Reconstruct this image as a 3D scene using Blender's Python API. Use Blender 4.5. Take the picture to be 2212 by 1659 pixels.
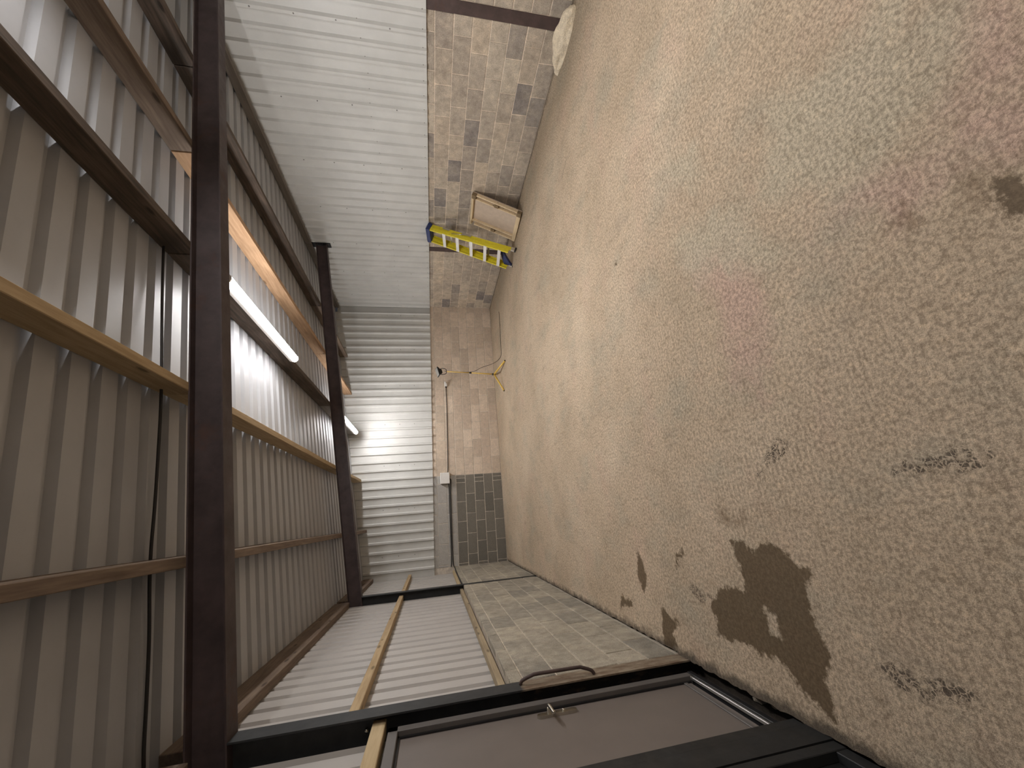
import bpy, bmesh, math, random
import numpy as np
from mathutils import Vector, Matrix

for o in list(bpy.data.objects):
    bpy.data.objects.remove(o)
SC = bpy.context.scene
COL = SC.collection
RND = random.Random(7)

# ------------------------------------------------------------------ camera (the photograph lies on its side: up is image-left)
CAM_H = 1.7
F_PX, YAW, PITCH, ROLL = 847.5, 0.3241, 0.2055, -0.0168
cy, sy, cp, sp = math.cos(YAW), math.sin(YAW), math.cos(PITCH), math.sin(PITCH)
fwd = Vector((sy * cp, cy * cp, -sp))
rgt = Vector((cy, -sy, 0))
upv = rgt.cross(fwd)
cr, sr = math.cos(ROLL), math.sin(ROLL)
rgt2, upv2 = cr * rgt + sr * upv, -sr * rgt + cr * upv
camd = bpy.data.cameras.new('camera')
camd.sensor_fit = 'HORIZONTAL'
camd.sensor_width = 36.0
camd.lens = F_PX / 2212 * 36.0
camd.clip_start = 0.05
cam = bpy.data.objects.new('camera', camd)
COL.objects.link(cam)
M = Matrix.Identity(4)
for i in range(3):
    M[i][0], M[i][1], M[i][2] = -upv2[i], rgt2[i], -fwd[i]
M[2][3] = CAM_H
cam.matrix_world = M
SC.camera = cam

# ------------------------------------------------------------------ world and exposure (all light comes from the strip lights)
w = bpy.data.worlds.new('night')
SC.world = w
w.use_nodes = True
w.node_tree.nodes['Background'].inputs[0].default_value = (0.5, 0.55, 0.65, 1)
w.node_tree.nodes['Background'].inputs[1].default_value = 0.02
SC.view_settings.view_transform = 'Standard'
SC.view_settings.look = 'None'
SC.view_settings.exposure = 1.7
SC.view_settings.gamma = 1.0
SC.view_settings.use_curve_mapping = False
LAMP_STRENGTH = 62.0
LAMP_COLOUR = (1.0, 0.975, 0.965)

# ------------------------------------------------------------------ main measures (metres)
XR, XL, YB, YF = 5.62, -1.05, 9.87, -2.3
Y1, Y2, Y0 = 2.94, 7.25, -1.37            # the three frames
SL = 0.142
def z_beam(x): return 2.954 + SL * x      # underside of the rafters
def z_purl(x): return 3.157 + SL * x      # underside of the purlins
def z_roof(x): return 3.347 + SL * x      # underside of the roof sheets
Z_CLAD = 1.675

# ------------------------------------------------------------------ node helpers
class NT:
    def __init__(s, name):
        s.m = bpy.data.materials.new(name)
        s.m.use_nodes = True
        s.t = s.m.node_tree
        s.b = s.t.nodes['Principled BSDF']
    def n(s, typ, **kw):
        nd = s.t.nodes.new(typ)
        for k, v in kw.items():
            if k.startswith('_'):
                setattr(nd, k[1:], v)
        for k, v in kw.items():
            if not k.startswith('_'):
                key = int(k[1:]) if k[0] == 'i' and k[1:].isdigit() else k
                s.link(v, nd.inputs[key])
        return nd
    def link(s, v, sock):
        if isinstance(v, bpy.types.NodeSocket):
            s.t.links.new(v, sock)
        elif isinstance(v, bpy.types.Node):
            s.t.links.new(v.outputs[0], sock)
        else:
            try:
                sock.default_value = v
            except Exception:
                sock.default_value = (*v, 1.0)
    def coord(s, kind='Object', scale=(1, 1, 1)):
        c = s.n('ShaderNodeTexCoord').outputs[kind]
        return s.n('ShaderNodeMapping', Vector=c, Scale=scale).outputs[0]
    def world(s, scale=(1, 1, 1)):
        c = s.n('ShaderNodeNewGeometry').outputs['Position']
        return s.n('ShaderNodeMapping', Vector=c, Scale=scale).outputs[0]
    def noise(s, vec, scale, detail=4, rough=0.55, w=None):
        nd = s.n('ShaderNodeTexNoise', Vector=vec, Scale=scale, Detail=detail, Roughness=rough)
        return nd.outputs[0]
    def ramp(s, fac, stops):
        nd = s.n('ShaderNodeValToRGB', Fac=fac)
        cr_ = nd.color_ramp
        while len(cr_.elements) < len(stops):
            cr_.elements.new(0.5)
        for e, (p, c) in zip(cr_.elements, stops):
            e.position = p
            e.color = (*c, 1) if not isinstance(c, (int, float)) else (c, c, c, 1)
        return nd.outputs[0]
    def mix(s, fac, a, b, mode='MIX'):
        nd = s.t.nodes.new('ShaderNodeMix')
        nd.data_type = 'RGBA'
        nd.blend_type = mode
        s.link(fac, nd.inputs[0]); s.link(a, nd.inputs[6]); s.link(b, nd.inputs[7])
        return nd.outputs[2]
    def math(s, op, a, b=0.0, c=0.0, clamp=False):
        nd = s.t.nodes.new('ShaderNodeMath')
        nd.operation = op
        nd.use_clamp = clamp
        s.link(a, nd.inputs[0]); s.link(b, nd.inputs[1]); s.link(c, nd.inputs[2])
        return nd.outputs[0]
    def maprange(s, v, a, b, c=0.0, d=1.0):
        nd = s.n('ShaderNodeMapRange')
        nd.clamp = True
        s.link(v, nd.inputs[0])
        for i, x in enumerate((a, b, c, d)):
            s.link(x, nd.inputs[1 + i])
        return nd.outputs[0]
    def bump(s, h, strength=0.3, dist=0.01):
        nd = s.n('ShaderNodeBump', Height=h, Strength=strength, Distance=dist)
        s.t.links.new(nd.outputs[0], s.b.inputs['Normal'])
    def out(s, col, rough=0.6, metal=0.0, spec=None):
        s.link(col, s.b.inputs['Base Color'])
        s.link(rough, s.b.inputs['Roughness'])
        s.link(metal, s.b.inputs['Metallic'])
        if spec is not None:
            s.link(spec, s.b.inputs['Specular IOR Level'])
        return s.m

def mat_plain(name, col, rough=0.6, metal=0.0, var=0.12, scale=30, spec=None):
    k = NT(name)
    v = k.noise(k.world(), scale, 5)
    f = k.maprange(v, 0.3, 0.7)
    a = tuple(c * (1 - var) for c in col); b = tuple(min(1, c * (1 + var)) for c in col)
    return k.out(k.mix(f, a, b), rough, metal, spec)

def mat_block(name, cols, mortar_smear=0.35, patch=(0.42, 0.37, 0.31), gain=1.0, contrast=1.0):
    k = NT(name)
    cols = [tuple(min(0.85, x * gain) for x in c) for c in cols]
    patch = tuple(min(0.85, x * (1 + (gain - 1) * 0.6)) for x in patch)
    oi = k.n('ShaderNodeObjectInfo').outputs['Random']
    n = len(cols)
    base = k.ramp(oi, [(i / max(1, n - 1), c) for i, c in enumerate(cols)])
    pos = k.world()
    big = k.noise(pos, 3.1, 5, 0.6)
    sm = k.maprange(big, 0.47, 0.72, 0.0, mortar_smear)
    c1 = k.mix(sm, base, patch)
    fine = k.noise(pos, 120, 6, 0.75)
    c2 = k.mix(k.maprange(fine, 0.33, 0.67, 0.0, 1.0), k.mix(1.0, c1, (0.72, 0.71, 0.70, 1), 'MULTIPLY'), k.mix(1.0, c1, (1.22, 1.21, 1.20, 1), 'MULTIPLY'))
    mid = k.noise(pos, 14, 5, 0.65)
    bl = k.noise(pos, 7.5, 6, 0.7)
    c2 = k.mix(k.maprange(bl, 0.50, 0.70, 0.0, 0.55 * contrast), c2, k.mix(1.0, c2, (1.45, 1.42, 1.36, 1), 'MULTIPLY'))
    c2 = k.mix(k.maprange(bl, 0.48, 0.30, 0.0, 0.55 * contrast), c2, k.mix(1.0, c2, (0.62, 0.61, 0.61, 1), 'MULTIPLY'))
    c3 = k.mix(k.maprange(mid, 0.4, 0.72, 0.0, 0.6 * contrast), c2, k.mix(1.0, c2, (0.62, 0.6, 0.58, 1), 'MULTIPLY'))
    h = k.math('ADD', fine, k.math('MULTIPLY', mid, 1.2))
    k.bump(h, 0.55, 0.006)
    return k.out(c3, 0.92, 0, 0.2)

def mat_timber(name, light, dark, knots=True, var=0.5):
    k = NT(name)
    c = k.coord('Object', (14, 1.1, 14))
    g = k.noise(c, 2.6, 6, 0.62)
    col = k.mix(k.maprange(g, 0.32, 0.68), dark, light)
    p = k.noise(k.coord('Object', (2, 1.5, 2)), 1.3, 3)
    col = k.mix(k.maprange(p, 0.45, 0.75, 0.0, var), col, tuple(x * 0.45 for x in dark))
    if knots:
        v = k.n('ShaderNodeTexVoronoi', Vector=k.coord('Object', (9, 2.6, 9)), Scale=1.0)
        col = k.mix(k.maprange(v.outputs['Distance'], 0.08, 0.16, 0.75, 0.0), col, tuple(x * 0.3 for x in dark))
    k.bump(g, 0.25, 0.004)
    return k.out(col, 0.78, 0, 0.25)

def mat_sheet(name, col, rough=0.38):
    k = NT(name)
    pos = k.world()
    a = k.noise(pos, 2.2, 5, 0.6)
    b = k.noise(pos, 60, 3, 0.5)
    d = tuple(x * 0.9 for x in col)
    c1 = k.mix(k.maprange(a, 0.35, 0.65), d, col)
    c1 = k.mix(k.maprange(b, 0.62, 0.75, 0.0, 0.12), c1, (0.3, 0.28, 0.25))
    k.bump(k.noise(pos, 9, 2), 0.06, 0.01)
    return k.out(c1, k.maprange(a, 0.3, 0.7, rough - 0.05, rough + 0.1), 0.0, 0.5)

def mat_steel(name, col, rust=0.0, rough=0.5):
    k = NT(name)
    pos = k.world()
    a = k.noise(pos, 7, 6, 0.65)
    c1 = k.mix(k.maprange(a, 0.35, 0.7), tuple(x * 0.8 for x in col), tuple(x * 1.3 for x in col))
    r = k.noise(pos, 3.3, 8, 0.7)
    c1 = k.mix(k.maprange(r, 0.62 - 0.2 * rust, 0.74 - 0.12 * rust, 0.0, min(1, 0.25 + rust)), c1, (0.115, 0.05, 0.028))
    k.bump(a, 0.1, 0.003)
    return k.out(c1, k.maprange(r, 0.4, 0.7, rough, rough + 0.25), 0.0, 0.4)

M_SHEET = mat_sheet('white_box_profile_steel', (0.64, 0.64, 0.615))
M_ROOF = mat_sheet('roof_box_profile_steel', (0.425, 0.43, 0.445), 0.45)
M_BACKING = mat_sheet('grey_backing_coat_steel', (0.47, 0.445, 0.42), 0.45)
M_FLASH = mat_sheet('flashing_steel', (0.50, 0.50, 0.48), 0.42)
M_MORTAR = mat_block('mortar', [(0.36, 0.31, 0.255), (0.36, 0.31, 0.255)], 0.4, (0.5, 0.45, 0.38), 2.15)
M_MORTAR_L = mat_block('mortar_left', [(0.40, 0.355, 0.29), (0.40, 0.355, 0.29)], 0.5, (0.3, 0.27, 0.22), 1.35)
M_MORTAR_B = mat_block('mortar_grey', [(0.33, 0.30, 0.26), (0.33, 0.30, 0.26)], 0.3, (0.4, 0.37, 0.32), 2.1)
M_BLK_R = mat_block('block_mixed', [(0.20, 0.175, 0.15), (0.27, 0.235, 0.19), (0.125, 0.115, 0.112), (0.30, 0.255, 0.20), (0.235, 0.205, 0.17), (0.30, 0.265, 0.215)], 0.45, (0.40, 0.35, 0.28), 1.95)
M_BLK_B = mat_block('block_brown', [(0.25, 0.205, 0.165), (0.215, 0.18, 0.145), (0.285, 0.24, 0.195), (0.235, 0.195, 0.155)], 0.25, (0.34, 0.29, 0.235), 2.75, 0.5)
M_BLK_G = mat_block('block_slate', [(0.115, 0.108, 0.092), (0.135, 0.125, 0.107), (0.10, 0.095, 0.083)], 0.0, gain=1.75, contrast=0.25)
M_BLK_P = mat_block('block_pale_grey', [(0.26, 0.25, 0.235), (0.29, 0.28, 0.26), (0.245, 0.235, 0.22)], 0.1, gain=1.7, contrast=0.3)
M_BLK_L = mat_block('block_dusty', [(0.27, 0.245, 0.20), (0.215, 0.20, 0.17), (0.31, 0.28, 0.225), (0.245, 0.225, 0.185)], 0.65, (0.42, 0.38, 0.31), 1.3)
M_BEAM = mat_steel('oxide_steel', (0.062, 0.043, 0.042), 0.15)
M_COLM = mat_steel('black_steel', (0.015, 0.016, 0.017), 0.05)
M_COLR = mat_steel('brown_steel', (0.075, 0.05, 0.045), 0.2)
def mat_colA():
    k = NT('black_steel_rusty_foot')
    pos = k.world()
    zz = k.n('ShaderNodeSeparateXYZ', Vector=pos).outputs['Z']
    a = k.noise(pos, 9, 6, 0.65); b = k.noise(k.world((1, 1, 0.35)), 22, 5, 0.7)
    blk = k.mix(k.maprange(a, 0.35, 0.7), (0.024, 0.026, 0.028), (0.040, 0.041, 0.042))
    rust = k.mix(k.maprange(b, 0.38, 0.62), (0.13, 0.085, 0.055), (0.25, 0.205, 0.15))
    edge = k.math('ADD', zz, k.math('MULTIPLY', k.math('SUBTRACT', a, 0.5), 0.10))
    k.bump(a, 0.15, 0.003)
    xx = k.n('ShaderNodeSeparateXYZ', Vector=pos).outputs['X']
    rust = k.mix(k.maprange(xx, XL - 0.013, XL - 0.008), k.mix(k.maprange(b, 0.5, 0.68), (0.014, 0.013, 0.012), (0.075, 0.05, 0.034)), rust)
    return k.out(k.mix(k.maprange(edge, 1.15, 1.17), rust, blk), 0.6, 0, 0.35)
M_COLA = mat_colA()
M_DARK = mat_plain('black_plastic', (0.012, 0.012, 0.013), 0.5)
M_CABLE = mat_plain('cable_sheath', (0.018, 0.016, 0.016), 0.55)
M_PINE = mat_timber('new_pine', (0.50, 0.375, 0.225), (0.36, 0.255, 0.14), True, 0.1)
M_PINE2 = mat_timber('pale_pine', (0.56, 0.44, 0.27), (0.44, 0.33, 0.19), False, 0.08)
M_OLD = mat_timber('weathered_timber', (0.25, 0.19, 0.14), (0.14, 0.10, 0.075), True, 0.4)
M_ORANGE = mat_timber('orange_timber', (0.48, 0.31, 0.185), (0.30, 0.18, 0.10), True, 0.45)
M_DUSTY = mat_timber('dusty_pine', (0.42, 0.335, 0.215), (0.27, 0.205, 0.13), True, 0.35)
M_DARKT = mat_timber('dark_timber', (0.15, 0.11, 0.085), (0.06, 0.05, 0.04), True, 0.7)
M_GREYT = mat_timber('grey_timber', (0.26, 0.235, 0.21), (0.18, 0.16, 0.145), False, 0.3)
M_DOOR = mat_plain('door_paint', (0.155, 0.132, 0.118), 0.5, 0, 0.05, 6)
M_FRAME = mat_plain('door_frame_paint', (0.115, 0.105, 0.098), 0.5, 0, 0.06, 8)
M_ALU = mat_plain('aluminium', (0.62, 0.61, 0.58), 0.35, 0.9, 0.08, 40)
M_CHROME = mat_plain('satin_chrome', (0.60, 0.57, 0.50), 0.25, 1.0, 0.06, 60)
M_YEL = mat_plain('yellow_fibreglass', (0.72, 0.62, 0.03), 0.42, 0, 0.08, 25)
M_STEP = mat_plain('step_aluminium', (0.72, 0.70, 0.66), 0.5, 0.3, 0.06, 50)
M_BLUE = mat_plain('blue_plastic', (0.02, 0.035, 0.13), 0.45, 0, 0.15, 30)
M_YELS = mat_plain('yellow_paint', (0.75, 0.50, 0.10), 0.4, 0, 0.08, 30)
M_WHITE = mat_plain('white_plastic', (0.75, 0.73, 0.70), 0.4, 0, 0.04, 30)
M_PLY = mat_plain('plywood', (0.52, 0.42, 0.33), 0.75, 0, 0.08, 12)
M_CRATE = mat_timber('crate_pine', (0.74, 0.60, 0.40), (0.60, 0.46, 0.28), True, 0.15)
M_ENDG = mat_timber('end_grain', (0.25, 0.18, 0.105), (0.17, 0.12, 0.065), False, 0.1)
M_LUMP = mat_block('set_concrete', [(0.62, 0.54, 0.41), (0.62, 0.54, 0.41)], 0.5, (0.7, 0.62, 0.5), 1.2)
M_SOIL = mat_block('soil', [(0.045, 0.036, 0.028), (0.045, 0.036, 0.028)], 0.25, (0.12, 0.1, 0.08))
M_SCREW = mat_plain('screw_head', (0.22, 0.21, 0.2), 0.4, 0.5)
M_STONE = mat_block('pebble', [(0.30, 0.26, 0.21), (0.2, 0.17, 0.14)], 0.3)

# ------------------------------------------------------------------ mesh helpers
def link(name, me, mat, parent=None):
    o = bpy.data.objects.new(name, me)
    COL.objects.link(o)
    if mat is not None and len(me.materials) == 0:
        me.materials.append(mat)
    if parent is not None:
        o.parent = parent
    return o
def mesh(name, verts, faces, mat, parent=None, smooth=False):
    me = bpy.data.meshes.new(name)
    me.from_pydata([tuple(v) for v in verts], [], faces)
    me.update()
    bm = bmesh.new(); bm.from_mesh(me)
    bmesh.ops.recalc_face_normals(bm, faces=bm.faces)
    bm.to_mesh(me); bm.free()
    if smooth:
        for p in me.polygons:
            p.use_smooth = True
    return link(name, me, mat, parent)
def empty(name, loc):
    o = bpy.data.objects.new(name, None)
    o.location = loc
    o.empty_display_size = 0.1
    COL.objects.link(o)
    return o
def tag(o, label, cat, group=None):
    o['label'] = label; o['category'] = cat
    if group:
        o['group'] = group
    return o
def struct(o, label=None):
    o['kind'] = 'structure'
    if label:
        o['label'] = label
    return o
BOXF = [(0, 1, 2, 3), (7, 6, 5, 4), (0, 4, 5, 1), (1, 5, 6, 2), (2, 6, 7, 3), (3, 7, 4, 0)]
def bevel_obj(o, wd=0.003, seg=1):
    m = o.modifiers.new('bevel', 'BEVEL'); m.width = wd; m.segments = seg; m.limit_method = 'ANGLE'
    return o
def box(name, lo, hi, mat, parent=None, bev=0.0, origin=None):
    """axis aligned box; with no parent its origin sits at its own base centre"""
    lo, hi = Vector(lo), Vector(hi)
    c = Vector(((lo.x + hi.x) / 2, (lo.y + hi.y) / 2, lo.z)) if origin is None else Vector(origin)
    if parent is not None and origin is None:
        c = (lo + hi) / 2
    vs = [Vector((x, y, z)) - c for z in (lo.z, hi.z) for x, y in ((lo.x, lo.y), (hi.x, lo.y), (hi.x, hi.y), (lo.x, hi.y))]
    o = mesh(name, vs, BOXF, mat, parent)
    o.location = c if parent is None else c - parent.location
    if bev:
        bevel_obj(o, bev)
    return o
def prism(name, prof, path0, path1, ax_u, ax_v, mat, parent=None, origin=None):
    """profile (u,v) swept from path0 to path1"""
    o0 = Vector(origin) if origin is not None else (Vector(path0) + Vector(path1)) / 2
    U, V = Vector(ax_u), Vector(ax_v)
    n = len(prof)
    vs = [Vector(path0) - o0 + U * u + V * v for u, v in prof] + [Vector(path1) - o0 + U * u + V * v for u, v in prof]
    fs = [(i, (i + 1) % n, n + (i + 1) % n, n + i) for i in range(n)] + [tuple(range(n))[::-1], tuple(range(n, 2 * n))]
    ob = mesh(name, vs, fs, mat, parent)
    ob.location = o0 if parent is None else o0 - parent.location
    return ob
def ibeam_prof(d, b, tf=0.0096, tw=0.0064):
    return [(-b/2, -d/2), (b/2, -d/2), (b/2, -d/2+tf), (tw/2, -d/2+tf), (tw/2, d/2-tf), (b/2, d/2-tf), (b/2, d/2), (-b/2, d/2),
            (-b/2, d/2-tf), (-tw/2, d/2-tf), (-tw/2, -d/2+tf), (-b/2, -d/2+tf)]
def tube(name, pts, r, mat, parent=None, sides=8, smooth_path=True, cap=True):
    """round bar along points as a mesh; local to the parent"""
    P = [Vector(p) for p in pts]
    if smooth_path and len(P) > 2:
        Q = []
        for i in range(len(P) - 1):
            p0, p1, p2, p3 = P[max(i-1, 0)], P[i], P[i+1], P[min(i+2, len(P)-1)]
            for s in range(6):
                t = s / 6
                Q.append(0.5 * ((2*p1) + (p2-p0)*t + (2*p0-5*p1+4*p2-p3)*t*t + (3*p1-p0-3*p2+p3)*t**3))
        Q.append(P[-1]); P = Q
    org = P[0].copy() if parent is None else parent.location.copy()
    vs, fs = [], []
    prev = None
    for i, p in enumerate(P):
        d = (P[min(i+1, len(P)-1)] - P[max(i-1, 0)]).normalized()
        if prev is None:
            a = d.orthogonal().normalized()
        else:
            a = (prev - d * prev.dot(d)).normalized()
        prev = a
        b = d.cross(a)
        for k in range(sides):
            th = 2 * math.pi * k / sides
            vs.append(p - org + a * (r * math.cos(th)) + b * (r * math.sin(th)))
    for i in range(len(P) - 1):
        for k in range(sides):
            k2 = (k + 1) % sides
            fs.append((i*sides+k, i*sides+k2, (i+1)*sides+k2, (i+1)*sides+k))
    if cap:
        fs.append(tuple(range(sides))[::-1]); fs.append(tuple(range((len(P)-1)*sides, len(P)*sides)))
    o = mesh(name, vs, fs, mat, parent, smooth=True)
    if parent is None:
        o.location = org
    return o

# ------------------------------------------------------------------ floor
STAIN = {
'damp':[[(-0.252,2.182),(-0.239,2.078),(-0.293,2.039),(-0.307,2.005),(-0.250,1.968),(-0.246,1.883),(-0.285,1.801),(-0.345,1.760),(-0.345,1.693),(-0.375,1.672),(-0.436,1.742),(-0.508,1.743),(-0.573,1.750),(-0.627,1.716),(-0.656,1.722),(-0.714,1.715),(-0.845,1.790),(-0.857,1.766),(-0.922,1.774),(-0.974,1.780),(-0.961,1.831),(-0.945,1.892),(-0.899,1.942),(-0.850,1.990),(-0.810,2.023),(-0.829,2.163),(-0.795,2.215),(-0.815,2.354),(-0.827,2.498),(-0.704,2.475),(-0.654,2.509),(-0.538,2.394),(-0.502,2.260),(-0.511,2.152),(-0.422,2.144),(-0.344,2.177)],
 [(-0.359,3.346),(-0.482,3.285),(-0.584,3.259),(-0.749,3.358),(-0.568,3.424)],
 [(-0.745,3.107),(-0.814,3.005),(-0.820,2.890),(-0.924,3.005),(-1.005,2.976),(-1.058,3.179),(-0.885,3.148)],
 [(-0.774,3.783),(-0.824,3.739),(-0.784,3.575),(-0.872,3.622),(-0.878,3.760),(-0.956,3.901),(-0.855,3.847)],
 [(-0.373,2.783),(-0.325,2.681),(-0.355,2.673),(-0.410,2.740),(-0.458,2.767),(-0.453,2.813)],
 [(2.115,2.862),(2.135,2.835),(2.118,2.815),(2.085,2.812),(2.070,2.838),(2.085,2.865)],
 [(0.870,0.643),(0.822,0.579),(0.727,0.594),(0.656,0.624),(0.708,0.654),(0.767,0.668)]],
'faint':[[(-0.058,2.235),(-0.052,2.136),(-0.122,2.097),(-0.073,2.006),(-0.123,2.001),(-0.180,2.033),(-0.187,2.185),(-0.130,2.261)],
 [(0.974,0.682),(0.916,0.639),(0.861,0.635),(0.767,0.668),(0.827,0.733),(0.917,0.709)],
 [(0.965,0.848),(0.929,0.820),(0.836,0.815),(0.841,0.859),(0.901,0.904)],
 [(-0.766,1.240),(-0.789,1.227),(-0.795,1.204),(-0.861,1.232),(-0.875,1.262),(-0.816,1.252)],
 [(-0.750,1.586),(-0.785,1.542),(-0.843,1.531),(-0.897,1.550),(-0.870,1.568),(-0.807,1.565)]],
'tyre':[[(-0.535,2.703),(-0.534,2.625),(-0.576,2.590),(-0.599,2.535),(-0.585,2.447),(-0.608,2.478),(-0.650,2.569),(-0.636,2.645)],
 [(0.240,1.670),(0.227,1.600),(0.164,1.632),(0.142,1.695),(0.136,1.766),(0.049,1.845),(0.075,1.862),(0.119,1.825),(0.184,1.760)],
 [(-0.696,1.526),(-0.662,1.483),(-0.653,1.428),(-0.671,1.399),(-0.672,1.340),(-0.647,1.282),(-0.644,1.235),(-0.682,1.210),(-0.710,1.225),(-0.729,1.276),(-0.709,1.304),(-0.745,1.353),(-0.751,1.407),(-0.732,1.485)],
 [(0.048,1.210),(0.075,1.178),(0.065,1.056),(0.103,0.985),(0.085,0.922),(0.063,0.895),(0.033,0.930),(0.001,0.993),(0.017,1.073),(0.009,1.174)]],
'pink':[[(1.436,0.457),(1.306,0.393),(0.828,0.559),(0.974,0.682),(0.852,0.913),(1.119,1.010),(1.139,0.902),(1.108,0.742),(1.235,0.591)],
 [(1.608,1.987),(1.453,1.555),(0.949,1.481),(0.443,1.679),(0.642,1.848),(1.112,1.807)]],
'grey':[[(1.846,1.144),(1.799,0.945),(1.675,0.667),(1.494,0.500),(1.273,0.577),(1.138,0.747),(1.158,0.996),(1.222,1.151),(1.396,1.305),(1.652,1.296)],
 [(2.362,1.897),(2.142,1.626),(1.924,1.655),(1.911,1.764),(2.136,1.947)],
 [(2.684,1.283),(2.697,1.189),(2.448,1.045),(2.575,1.233),(2.470,1.315),(2.606,1.358)],
 [(1.634,1.618),(1.505,1.421),(1.111,1.330),(1.083,1.501),(1.448,1.988),(1.787,2.108)]]}
DRY = [(-0.587,2.043),(-0.604,1.981),(-0.690,1.985),(-0.693,2.033),(-0.630,2.043)]
def poly_sd(P, polys):
    """signed distance (m), positive inside, to the nearest of the stain outlines"""
    best = np.full(len(P), -1.0)
    for pl in polys:
        a = np.array(pl); b = np.roll(a, -1, axis=0)
        d = np.full(len(P), 9.0); ins = np.zeros(len(P), bool)
        for (x0, y0), (x1, y1) in zip(a, b):
            e = np.array((x1-x0, y1-y0)); v = P - (x0, y0)
            t = np.clip((v @ e) / max(1e-9, e @ e), 0, 1)
            d = np.minimum(d, np.hypot(*(v - t[:, None]*e).T))
            c = ((y0 > P[:, 1]) != (y1 > P[:, 1]))
            xi = x0 + (P[:, 1]-y0) * (x1-x0) / (y1-y0 if abs(y1-y0) > 1e-9 else 1e-9)
            ins ^= c & (P[:, 0] < xi)
        best = np.maximum(best, np.where(ins, d, -d))
    return best
def make_floor():
    xs = np.concatenate([np.linspace(XL, 2.6, 148), np.linspace(2.6, XR, 40)[1:]])
    ys = np.concatenate([np.linspace(YF, 0.2, 30), np.linspace(0.2, 4.1, 158)[1:], np.linspace(4.1, YB, 70)[1:]])
    gx, gy = np.meshgrid(xs, ys, indexing='ij')
    P = np.stack([gx.ravel(), gy.ravel()], 1)
    nx, ny = len(xs), len(ys)
    rr = np.random.RandomState(3)
    z = np.zeros(len(P))
    edge = gx.ravel() < XL + 0.001
    P2 = P.copy()
    P2[edge, 0] += np.where(P[edge, 1] > 3.0, 0.016, 0.0) + 0.012 * rr.rand(edge.sum()) - 0.006
    V = [(float(a), float(b), float(c)) for (a, b), c in zip(P2, z)]
    idx = np.arange(nx*ny).reshape(nx, ny)
    F = np.stack([idx[:-1, :-1], idx[1:, :-1], idx[1:, 1:], idx[:-1, 1:]], -1).reshape(-1, 4).tolist()
    n0 = len(V)
    # broken slab edge on the left side, and the slab underside
    low = []
    for j in range(ny):
        x, y, _ = V[idx[0, j]]
        V.append((x - 0.004, y, -0.12)); low.append(len(V)-1)
    F += [(int(idx[0, j]), int(idx[0, j+1]), low[j+1], low[j]) for j in range(ny-1)]
    me = bpy.data.meshes.new('floor')
    me.from_pydata(V, [], F); me.update()
    for key, polys in STAIN.items():
        sd = poly_sd(np.vstack([P, P[idx[0]]]), polys)
        if key == 'damp':          # a dry streak left inside the big patch
            sd = np.minimum(sd, -poly_sd(np.vstack([P, P[idx[0]]]), [DRY]))
        at = me.attributes.new(key, 'FLOAT', 'POINT')
        at.data.foreach_set('value', np.clip(sd, -1, 1).astype(np.float32))
    k = NT('worn_concrete_floor')
    pos = k.world()
    A = lambda nm: k.n('ShaderNodeAttribute', _attribute_name=nm).outputs['Fac']
    big = k.noise(pos, 0.8, 4, 0.6)
    base = k.ramp(big, [(0.30, (0.46, 0.365, 0.262)), (0.48, (0.545, 0.43, 0.312)), (0.70, (0.62, 0.505, 0.378))])
    # patchy cream, grey and rosy tints of the old slab
    p1 = k.noise(k.world((1, 0.6, 1)), 2.2, 6, 0.65)
    base = k.mix(k.maprange(p1, 0.50, 0.66, 0, 0.65), base, (0.44, 0.385, 0.295))
    p2 = k.noise(k.world((0.7, 1.2, 1)), 1.7, 5, 0.6)
    base = k.mix(k.maprange(p2, 0.54, 0.68, 0, 0.45), base, (0.57, 0.415, 0.315))
    wob = k.math('MULTIPLY', k.math('SUBTRACT', k.noise(pos, 5, 5, 0.65), 0.5), 0.5)
    base = k.mix(k.maprange(k.math('ADD', A('pink'), wob), -0.06, 0.10, 0, 0.75), base, (0.56, 0.395, 0.32))
    base = k.mix(k.maprange(k.math('ADD', A('grey'), wob), -0.05, 0.10, 0, 0.8), base, (0.53, 0.46, 0.345))
    # fine speckle and trowel streaks
    f1 = k.noise(pos, 55, 6, 0.75)
    f2 = k.noise(k.world((9, 30, 1)), 4, 5, 0.65)
    f3 = k.noise(pos, 190, 3, 0.7)
    base = k.mix(k.maprange(f1, 0.42, 0.58), k.mix(1.0, base, (0.70, 0.685, 0.67, 1), 'MULTIPLY'), k.mix(1.0, base, (1.22, 1.22, 1.21, 1), 'MULTIPLY'))
    base = k.mix(k.maprange(f2, 0.5, 0.7, 0, 0.6), base, k.mix(1.0, base, (0.66, 0.64, 0.61, 1), 'MULTIPLY'))
    base = k.mix(k.maprange(f3, 0.56, 0.66, 0, 0.5), base, k.mix(1.0, base, (0.5, 0.48, 0.45, 1), 'MULTIPLY'))
    m1 = k.noise(k.world((1, 0.35, 1)), 3.5, 6, 0.7)
    base = k.mix(k.maprange(m1, 0.58, 0.72, 0, 0.40), base, (0.29, 0.24, 0.185))
    # scuffs that run along the shed
    sc = k.noise(k.world((26, 2.2, 1)), 1.0, 4, 0.6)
    base = k.mix(k.maprange(sc, 0.68, 0.78, 0, 0.35), base, (0.68, 0.57, 0.45))
    # blotches and pale rubbed flecks a hand or two across
    b1 = k.noise(k.world((1.0, 0.55, 1)), 13, 6, 0.7)
    base = k.mix(k.maprange(b1, 0.52, 0.64, 0, 0.42), base, k.mix(1.0, base, (0.68, 0.66, 0.63, 1), 'MULTIPLY'))
    b2 = k.noise(k.world((1.0, 0.6, 1)), 21, 5, 0.7)
    base = k.mix(k.maprange(b2, 0.54, 0.66, 0, 0.45), base, k.mix(1.0, base, (1.3, 1.27, 1.22, 1), 'MULTIPLY'))
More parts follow.
